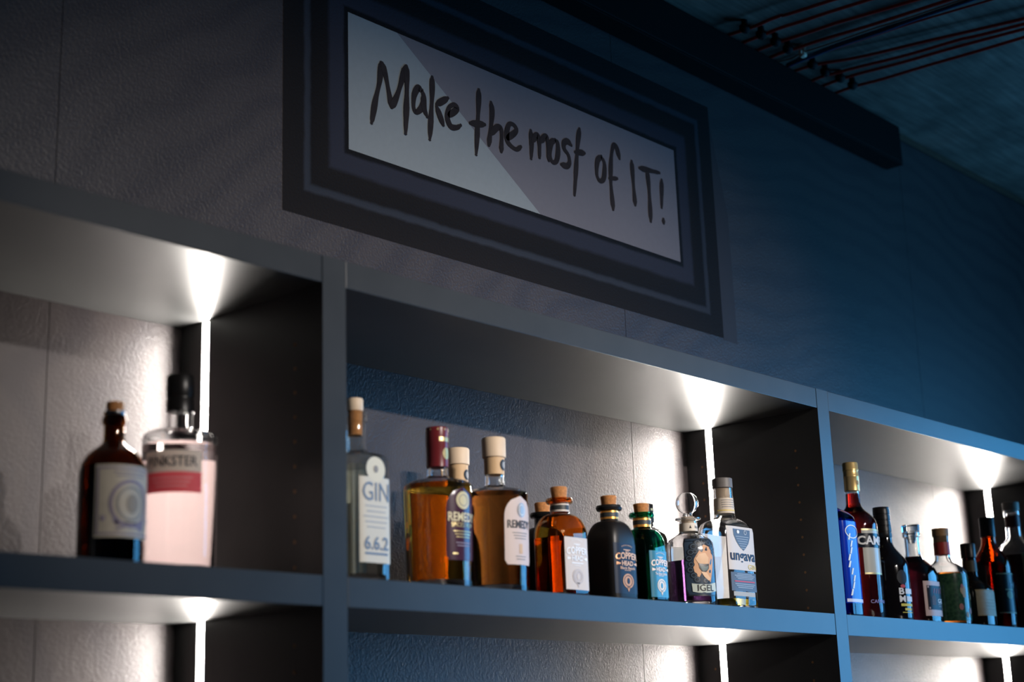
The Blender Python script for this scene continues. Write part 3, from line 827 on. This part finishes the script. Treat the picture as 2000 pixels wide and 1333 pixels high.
loft('cork', [(.134, .0110), (.1524, .0112)], CREAMW, t)
nt = loft('neck_tag', [(.1275, .0156), (.1415, .0150)], pbr('ivory_tag', (.70, .62, .52), .6), t, bottom=False, top=False)
NB = Bottle(t, norm_rings([(.127, .0156), (.142, .0150)]))
disc_print(NB, 'tag_mark', -.004, .134, .0022, .0034, BLACKP, nt, .0005, 3, pi / 2)
text_print(NB, 'by', .008, .134, .007, .006, BLACKP, nt, .0006)
SLATE = pbr('slate_label', (.035, .055, .085), .20); FRAMEK = pbr('dark_label_edge', (.018, .020, .026), .4)
SKIN = pbr('tan_print', (.62, .33, .17), .5); SKIN2 = pbr('light_tan_print', (.72, .46, .28), .5); HAIR = pbr('dark_curl_print', (.016, .022, .032), .4); MINT = pbr('pale_mint_ribbon', (.50, .56, .50), .5)
CURL = pbr('blue_grey_line_print', (.10, .14, .19), .4)
w = .0305
def octo(w, z0, z1, c): return [(-w + c, z0), (w - c, z0), (w - c * .6, z0 + c * .6), (w, z0 + c), (w, z1 - c), (w - c * .6, z1 - c * .6), (w - c, z1), (-w + c, z1), (-w + c * .6, z1 - c * .6), (-w, z1 - c), (-w, z0 + c), (-w + c * .6, z0 + c * .6)]
zc_ = .0655
l = label_patch(B, 'label', -w, w, .0175, .1130, FRAMEK, t, shape=lambda v: 1.0 if .07 < v < .93 else .86)
label_patch(B, 'label_field', -w + .0018, w - .0018, .0195, .1110, SLATE, l, .0009, shape=lambda v: 1.0 if .07 < v < .93 else .86)
poly_print(B, 'figure_print', [(-.010, .042), (.014, .040), (.020, .060), (.024, .082), (.016, .098), (.004, .102), (-.006, .090), (-.014, .078), (-.016, .062)], SKIN, l, .0012)
for (u, z, r) in ((-.006, .104, .007), (.004, .107, .006), (-.014, .098, .007), (-.019, .089, .0065), (-.022, .079, .006), (-.019, .069, .0055), (-.021, .060, .006),
                  (-.016, .051, .006), (-.011, .044, .006), (.014, .105, .006), (.021, .098, .006), (.004, .042, .005), (-.012, .090, .005), (.024, .090, .005)):
    disc_print(B, 'hair_print', u, z, r, r * .9, HAIR, l, .0014 + .00002 * r, 12)
    ring_print(B, 'curl_line', u, z, r * .7, r * .62, .0008, CURL, l, .0018, 12)
poly_print(B, 'hand_print', [(-.012, .078), (-.006, .086), (.006, .088), (.012, .080), (.010, .070), (-.006, .068)], SKIN2, l, .0017)
poly_print(B, 'glass_print', [(-.007, .071), (.012, .070), (.011, .062), (.005, .056), (-.002, .057), (-.006, .063)], FRAMEK, l, .0020)
poly_print(B, 'glass_print', [(-.005, .067), (.010, .066), (.009, .061), (.004, .058), (-.001, .058), (-.004, .062)], pbr('grey_green_print', (.12, .16, .16), .5), l, .0023)
poly_print(B, 'hand_print', [(-.004, .057), (.006, .056), (.014, .046), (.010, .042), (.002, .048)], SKIN2, l, .0018)
poly_print(B, 'ribbon_print', [(-.020, .038), (-.010, .0365), (.010, .0365), (.026, .040), (.027, .026), (.010, .0225), (-.010, .0225), (-.019, .0245)], MINT, l, .0020)
back_label_or_backing(B, -.020, .020, .082, .108, paper('small_back_label', (.85, .85, .84), .5), t)
text_print(B, 'IGEL', .004, .0305, .030, .0105, BLACKP, l, .0025, bold=.01)

# clear bottle with yellow liquid
a, b = .0488, .0329; n_ = 5.0
R = [(0, a * .93, b * .92, n_), (.0015, a * .98, b * .97, n_), (.004, a, b, n_), (.138, a, b, n_), (.146, a * .97, b * .97, n_), (.153, a * .88, b * .9, 4.5), (.158, a * .72, b * .78, 3.6),
     (.161, a * .55, b * .68, 2.8), (.164, .0205, .0195, 2), (.1665, .0190, .0190, 2), (.169, .0182, .0182, 2), (.190, .0172, .0172, 2), (.2165, .0168, .0168, 2)]
t, B = bottle('gin_bottle', 1.0028, .0879, R, 'clear rectangular bottle with a little yellow liquid and grey cap by the light strip', group='spirit bottles')
shell('body', R, .0032, CLEAR, t, base=.010, seg=56)
loft('liquid', inset(norm_rings(R), .0029, .0104, .0215), glass('yellow_gin', (0.95, 0.78, 0.10), ior=1.36), t, seg=56)
loft('cap', [(.2168, .0168), (.2175, .0180), (.2335, .0180), (.2345, .0172)], pbr('grey_wood_cap', (.16, .145, .135), .5, noise=.2, nscale=90), t)
loft('cork', [(.196, .0125), (.2168, .0128)], CREAMW, t)
nl = loft('neck_label', [(.1715, .0185), (.1985, .0175)], pbr('ivory_neck_label', (.68, .58, .47), .6), t, bottom=False, top=False)
NB = Bottle(t, norm_rings([(.1715, .0185), (.1985, .0175)]))
for k in range(4): rect_print(NB, 'neck_print', -.02, .02, .182 + .004 * k, .1832 + .004 * k, GREYP, nl, .0005)
rect_print(NB, 'neck_print', -.03, .03, .1755, .1775, pbr('yellow_print', (.78, .58, .16), .5), nl, .0005)
FROST = pbr('off_white_label', (.64, .60, .57), .55); SLP = pbr('slate_print', (.10, .135, .19), .5); NAVYP = pbr('navy_print', (.02, .025, .06), .5)
l = label_patch(B, 'label', -.0410, .0410, .070, .1455, FROST, t, nu=24)
poly_print(B, 'iceberg_print', [(-.026, .141), (.026, .141), (.024, .128), (.018, .117), (.008, .108), (.002, .104), (-.010, .111), (-.018, .119), (-.025, .130)], SLP, l)
for k in range(6):
    ww = .020 - .0026 * k
    rect_print(B, 'iceberg_line', -ww, ww, .1275 - .004 * k, .1283 - .004 * k, pbr('ice_line_print', (.45, .50, .55), .5), l, .0014)
disc_print(B, 'iceberg_figure', -.012, .136, .004, .0032, WHITEP, l, .0014, 10); ring_print(B, 'iceberg_figure', .010, .136, .004, .004, .0007, WHITEP, l, .0014, 12)
text_print(B, 'ungava', 0, .0900, .074, .0185, NAVYP, l, bold=.02)
text_print(B, 'GIN', .026, .0765, .026, .0085, pbr('yellow_letter_print', (.80, .60, .12), .5), l)
l3 = label_patch(B, 'back_panel_print', -.0380, .0380, .034, .066, SLP, t, .0005, nu=20)
rect_print(B, 'red_line', -.030, .030, .0495, .0515, pbr('red_print', (.55, .06, .08), .5), l3)
ink_lines(B, 0, .040, .046, 3, .060, pbr('pale_slate_print', (.35, .40, .46), .5), l3); ink_lines(B, 0, .055, .063, 4, .060, pbr('pale_slate_print', (.35, .40, .46), .5), l3)
rect_print(B, 'stamp_print', -.034, .030, .0255, .033, pbr('grey_beige_print', (.42, .40, .36), .5), t, .0005)

back_label_or_backing(B, -.044, .044, .030, .140, paper('added_frosted_backing', (.90, .88, .86), .6), t)  # translucent sheet added at the rear to catch strip light and brighten the glass

# --- right compartment
R = [(0, .030, .044, 4.5), (.002, .0325, .0475, 4.5), (.006, .0335, .049, 4.5), (.178, .0335, .049, 4.5), (.190, .032, .047, 4), (.199, .027, .039, 3), (.206, .020, .027, 2.4), (.212, .0145, .0165, 2), (.218, .0135, .0135, 2), (.252, .0130, .0130, 2)]
t, B = bottle('vodka_bottle', 1.3340, .078, R, 'cobalt blue vodka bottle partly hidden by the shelf upright', group='spirit bottles')
shell('body', R, .003, glass('cobalt_glass', (0.02, 0.10, 0.85)), t)
loft('liquid', inset(norm_rings(R), .0027, .0064, .184), glass('vodka', (0.30, 0.45, 0.98), ior=1.36), t)
loft('cap', [(.244, .0150), (.275, .0150), (.2765, .014)], pbr('blue_cap', (.01, .03, .25), .3), t)
l = label_patch(B, 'label', -.031, .031, .026, .180, pbr('royal_blue_label', (.006, .035, .40), .12), t)
ring_print(B, 'label_arc', 0, .160, .022, .013, .002, WHITEP, l)
rect_print(B, 'label_edge', -.029, .029, .028, .034, pbr('pale_lilac_print', (.62, .66, .85), .4), l)
V_ = [(-.012 + .006 * sin(k * 1.3), .150 - .013 * k) for k in range(9)]
for k, (u, z) in enumerate(V_): poly_print(B, 'script_print', [(u - .004, z - .006), (u + .001, z - .006), (u + .006, z + .006), (u + .001, z + .006)], WHITEP, l, .0012)

R = [(0, .038), (.002, .042), (.006, .0444), (.196, .0446), (.207, .0430), (.215, .0385), (.223, .031), (.231, .022), (.238, .0168), (.244, .0152), (.272, .0145)]
t, B = bottle('aperitif_bottle', 1.4491, .085, R, 'tall dark red aperitif bottle with gold screw cap and black name band', group='spirit bottles')
shell('body', R, .003, CLEAR, t)
loft('liquid', inset(norm_rings(R), .0027, .0064, .266), glass('dark_red_aperitif', (0.40, 0.018, 0.012), ior=1.36), t)
t.scale = (.94, .94, .94)
GOLDC = pbr('gold_cap', (.72, .50, .20), .35, metal=.55)
c = loft('cap', [(.271, .0152), (.272, .0160), (.300, .0158), (.301, .0164), (.303, .0164), (.304, .0158), (.314, .0158), (.315, .0166), (.318, .0166), (.319, .0160), (.330, .0160), (.3319, .0150)], GOLDC, t)
CB_ = Bottle(t, norm_rings([(.27, .0160), (.3, .0158)])); disc_print(CB_, 'cap_mark', -.003, .288, .004, .005, pbr('dark_gold_print', (.35, .22, .08), .5), c, .0004)
l = label_patch(B, 'label', -.036, .036, .093, .187, pbr('pale_green_grey_label', (.50, .50, .44), .20), t)
for z in (.0935, .1835): rect_print(B, 'gold_line', -.036, .036, z, z + .003, GOLDP, l)
nb = label_patch(B, 'name_band', -.058, .062, .148, .1775, pbr('navy_black_band', (.012, .016, .028), .20), t, .0012, nu=30)
text_print(B, 'CAMPARI', .006, .1628, .104, .0185, WHITEP, nb, .0022, bold=.03)
text_print(B, 'CAMPARI', -.004, .038, .050, .007, pbr('violet_print', (.30, .25, .55), .4), t, .0006)

R = [(0, .038), (.002, .0415), (.006, .0432), (.106, .0433), (.116, .0415), (.124, .037), (.134, .029), (.143, .0215), (.150, .0175), (.156, .0160), (.170, .0155)]
t, B = bottle('liqueur_bottle', 1.5570, .085, R, 'black round liqueur bottle with black ribbed cap and white and yellow lettering', group='spirit bottles')
loft('body', R, pbr('black_liqueur_glass', (.006, .005, .006), .08, coat=.3), t)
t.scale = (1.02, 1.02, 1.03)
capr = [(.165, .0158)]
for k in range(5): capr += [(.1665 + k * .0115, .0168), (.1745 + k * .0115, .0168), (.1755 + k * .0115, .0160), (.1770 + k * .0115, .0160)]
loft('cap', capr + [(.2245, .0166), (.2256, .0156)], BLACKCAP, t)
disc_print(B, 'emblem', -.016, .085, .012, .014, pbr('charcoal_emblem', (.022, .022, .024), .5, spec=.2), t, .0006)
d_ = disc_print(B, 'emblem', -.016, .068, .006, .0035, pbr('red_mark', (.5, .03, .03), .5), t, .0006, 12)
text_print(B, 'B', -.020, .0585, .012, .0125, WHITEP, t, .0006, bold=.03); rect_print(B, 'white_print', -.011, .012, .0535, .0635, WHITEP, t, .0006)
text_print(B, 'M', -.019, .0440, .014, .0125, WHITEP, t, .0006, bold=.03); rect_print(B, 'white_print', -.009, .012, .0390, .0490, WHITEP, t, .0006)
YEL = pbr('yellow_lettering', (.72, .58, .05), .5)
rect_print(B, 'small_print', -.024, .010, .0300, .0350, YEL, t, .0006); rect_print(B, 'small_print', -.016, .004, .0220, .0265, YEL, t, .0006); rect_print(B, 'small_print', -.022, .006, .0175, .019, YEL, t, .0006)

a, n_ = .0415, 3.2
R = [(0, a * .9, a * .9, n_), (.002, a * .97, a * .97, n_), (.006, a, a, n_), (.098, a, a, n_), (.108, a * .96, a * .96, n_), (.116, a * .88, a * .88, 3), (.124, .029, .029, 2.6), (.132, .0215, .0215, 2.2), (.139, .0170, .0170, 2), (.146, .0152, .0152, 2),
     (.180, .0150, .0150, 2), (.1815, .0180, .0180, 2), (.190, .0180, .0180, 2), (.1915, .0165, .0165, 2)]
t, B = bottle('liqueur_bottle', 1.6744, .085, R, 'black liqueur bottle with clear neck, glass stopper and pink edged label', group='spirit bottles')
shell('body', R, .003, CLEAR, t)
loft('liquid', inset(norm_rings(R), .0027, .0064, .140), glass('black_liqueur', (0.035, 0.004, 0.008), ior=1.36), t)
loft('glass_stopper', [(.168, .006), (.176, .0085), (.1918, .0105), (.1925, .0185), (.205, .0188), (.2061, .0175)], CLEAR, t)
l = label_patch(B, 'label', -.036, .036, .0165, .0865, pbr('dusty_pink_label', (.62, .44, .40), .35, spec=.2), t)
l_ = label_patch(B, 'label_field', -.029, .029, .029, .0775, pbr('near_black_field', (.018, .014, .016), .35, spec=.15), l, .0010)
for u, z in ((-.026, .0745), (.026, .0745), (-.026, .032), (.026, .032)): disc_print(B, 'corner_dot', u, z, .0022, .0022, pbr('pink_dot', (.55, .38, .36), .5), l_, .0014, 10)
poly_print(B, 'figure_print', [(-.018, .038), (-.004, .038), (-.002, .054), (-.010, .060), (-.018, .054)], pbr('brown_figure', (.10, .05, .04), .6), l_, .0014)
for k in range(4): poly_print(B, 'script_print', [(-.012 + .010 * k, .062), (-.009 + .010 * k, .062), (-.004 + .010 * k, .072), (-.008 + .010 * k, .072)], pbr('dark_red_script', (.28, .02, .03), .5), l_, .0014)
text_print(B, 'GE', .014, .047, .020, .009, WHITEP, l_, .0015, bold=.02)
ink_lines(B, .014, .036, .040, 2, .022, GREYP, l_)

R = [(0, .042), (.002, .0455), (.006, .0462), (.104, .0463), (.114, .0445), (.120, .040), (.127, .031), (.133, .0215), (.139, .0172), (.146, .0160), (.190, .0158)]
t, B = bottle('rum_bottle', 1.7800, .073, R, 'clear round bottle with red neck wrap, cork and dark leafy picture label', group='spirit bottles')
shell('body', R, .003, CLEAR, t)
loft('liquid', inset(norm_rings(R), .0027, .0064, .110), glass('orange_rum', (0.80, 0.26, 0.03), ior=1.36), t)
loft('neck_wrap', [(.150, .0166), (.176, .0164)], pbr('red_neck_wrap', (.42, .035, .025), .45), t, bottom=False, top=False)
loft('cork', [(.1765, .0150), (.1885, .0155), (.189, .0172), (.2045, .0176), (.2056, .0166)], pbr('brown_stopper', (.34, .18, .07), .6, noise=.4, nscale=150), t)
LEAF = bpy.data.materials.new('leafy_label'); N, L_n, b_ = nodes(LEAF)
tc = N.new('ShaderNodeTexCoord'); vn = N.new('ShaderNodeTexVoronoi'); vn.inputs['Scale'].default_value = 130
L_n.new(tc.outputs['Object'], vn.inputs['Vector'])
cr = N.new('ShaderNodeValToRGB'); cr.color_ramp.elements[0].color = (.010, .035, .022, 1); cr.color_ramp.elements[1].color = (.045, .10, .05, 1)
L_n.new(vn.outputs['Distance'], cr.inputs[0]); L_n.new(cr.outputs[0], b_.inputs['Base Color']); b_.inputs['Roughness'].default_value = .16
l = label_patch(B, 'label', -.062, .062, .010, .107, LEAF, t, nu=30)
OCH = pbr('ochre_flower_print', (.36, .20, .05), .5); RDK = pbr('rust_flower_print', (.30, .07, .03), .5)
for u, z, r, m in ((-.014, .072, .010, OCH), (-.016, .080, .005, RDK), (-.012, .062, .006, OCH), (-.022, .038, .007, RDK), (.006, .030, .007, RDK), (-.006, .022, .006, OCH), (.018, .060, .008, OCH)):
    disc_print(B, 'flower_print', u, z, r * .8, r, m, l, .0011, 9)

a, n_ = .0400, 3.0
R = [(0, a * .9, a * .9, n_), (.002, a * .97, a * .97, n_), (.005, a, a, n_), (.074, a, a, n_), (.082, a * .95, a * .95, n_), (.090, a * .8, a * .8, 2.6), (.096, .024, .024, 2.2), (.102, .0175, .0175, 2), (.110, .0150, .0150, 2), (.150, .0140, .0140, 2)]
t, B = bottle('liqueur_bottle', 1.8735, .060, R, 'small black squat bottle with black cap and cream label', group='spirit bottles')
loft('body', R, pbr('black_brown_glass', (.010, .006, .004), .08), t)
loft('cap', [(.148, .0148), (.149, .0158), (.177, .0158), (.1789, .0148)], BLACKCAP, t)
nl = loft('neck_label', [(.118, .0153), (.142, .0147)], pbr('dark_olive_label', (.06, .048, .02), .5), t, bottom=False, top=False)
l = label_patch(B, 'label', -.042, .042, .0225, .0775, pbr('aged_cream_label', (.42, .36, .25), .6, noise=.25, nscale=70), t)
for z in (.0225, .0755): rect_print(B, 'label_line', -.042, .042, z, z + .0016, pbr('gold_line_print', (.40, .27, .10), .5), l)
ink_lines(B, 0, .036, .056, 4, .05, pbr('faded_print', (.34, .28, .19), .6), l)

R = [(0, .036), (.002, .0395), (.006, .0415), (.138, .0420), (.150, .0405), (.160, .036), (.170, .029), (.181, .0215), (.190, .0170), (.198, .0158), (.214, .0155)]
t, B = bottle('rum_bottle', 2.0318, .085, R, 'brown glass bottle with black cap and black label in front of the light strip', group='spirit bottles')
shell('body', R, .003, glass('rum_brown_glass', (0.22, 0.05, 0.006)), t)
loft('liquid', inset(norm_rings(R), .0027, .0064, .150), glass('dark_rum', (0.14, 0.03, 0.004), ior=1.36), t)
loft('cap', [(.208, .0158), (.209, .0168), (.250, .0165), (.2518, .0155)], BLACKCAP, t)
l = label_patch(B, 'label', -.040, .050, .036, .125, pbr('black_label', (.012, .010, .009), .30, spec=.25), t)
GL = pbr('tan_gold_line', (.38, .26, .12), .5)
for z, s in ((.036, .004), (.121, .008)):
    label_patch(B, 'label_line', -.040, .050, z, z + .0025, GL, l, .0011, nu=12, nv=1)
text_print(B, 'H', .000, .098, .011, .013, pbr('mauve_white_print', (.45, .36, .36), .5), l); rect_print(B, 'ornament', .009, .030, .093, .103, pbr('mauve_grey_print', (.30, .23, .23), .5), l); disc_print(B, 'emblem', .018, .080, .008, .006, pbr('dull_rose_print', (.32, .14, .15), .5), l)
disc_print(B, 'emblem', -.010, .076, .009, .009, pbr('olive_gold_print', (.30, .25, .10), .5), l); rect_print(B, 'ornament', -.022, .004, .086, .089, pbr('olive_gold_print', (.30, .25, .10), .5), l)

R = [(0, .044), (.002, .048), (.006, .0504), (.172, .0506), (.183, .0485), (.191, .043), (.199, .034), (.207, .0245), (.215, .0185), (.222, .0165), (.268, .0160), (.2695, .0182), (.279, .0182), (.280, .0165)]
t, B = bottle('whisky_bottle', 2.1790, .090, R, 'large dark whisky bottle with clear shoulders, grey cork and gold edged label', group='spirit bottles')
shell('body', R, .003, CLEAR, t)
loft('liquid', inset(norm_rings(R), .0027, .0064, .176), glass('near_black_whisky', (0.12, 0.02, 0.006), ior=1.36), t)
loft('neck_wrap', [(.243, .0166), (.268, .0165)], pbr('dark_red_wrap', (.10, .02, .018), .45), t, bottom=False, top=False)
loft('stopper', [(.275, .0120), (.2805, .0125), (.281, .0182), (.298, .0186), (.2999, .0175)], pbr('taupe_stopper', (.34, .28, .23), .55), t)
l = label_patch(B, 'label', -.046, .046, .050, .178, pbr('tan_gold_label', (.42, .27, .12), .45), t)
label_patch(B, 'label_field', -.041, .041, .056, .172, pbr('dark_brown_field', (.035, .022, .016), .5), l, .0011)
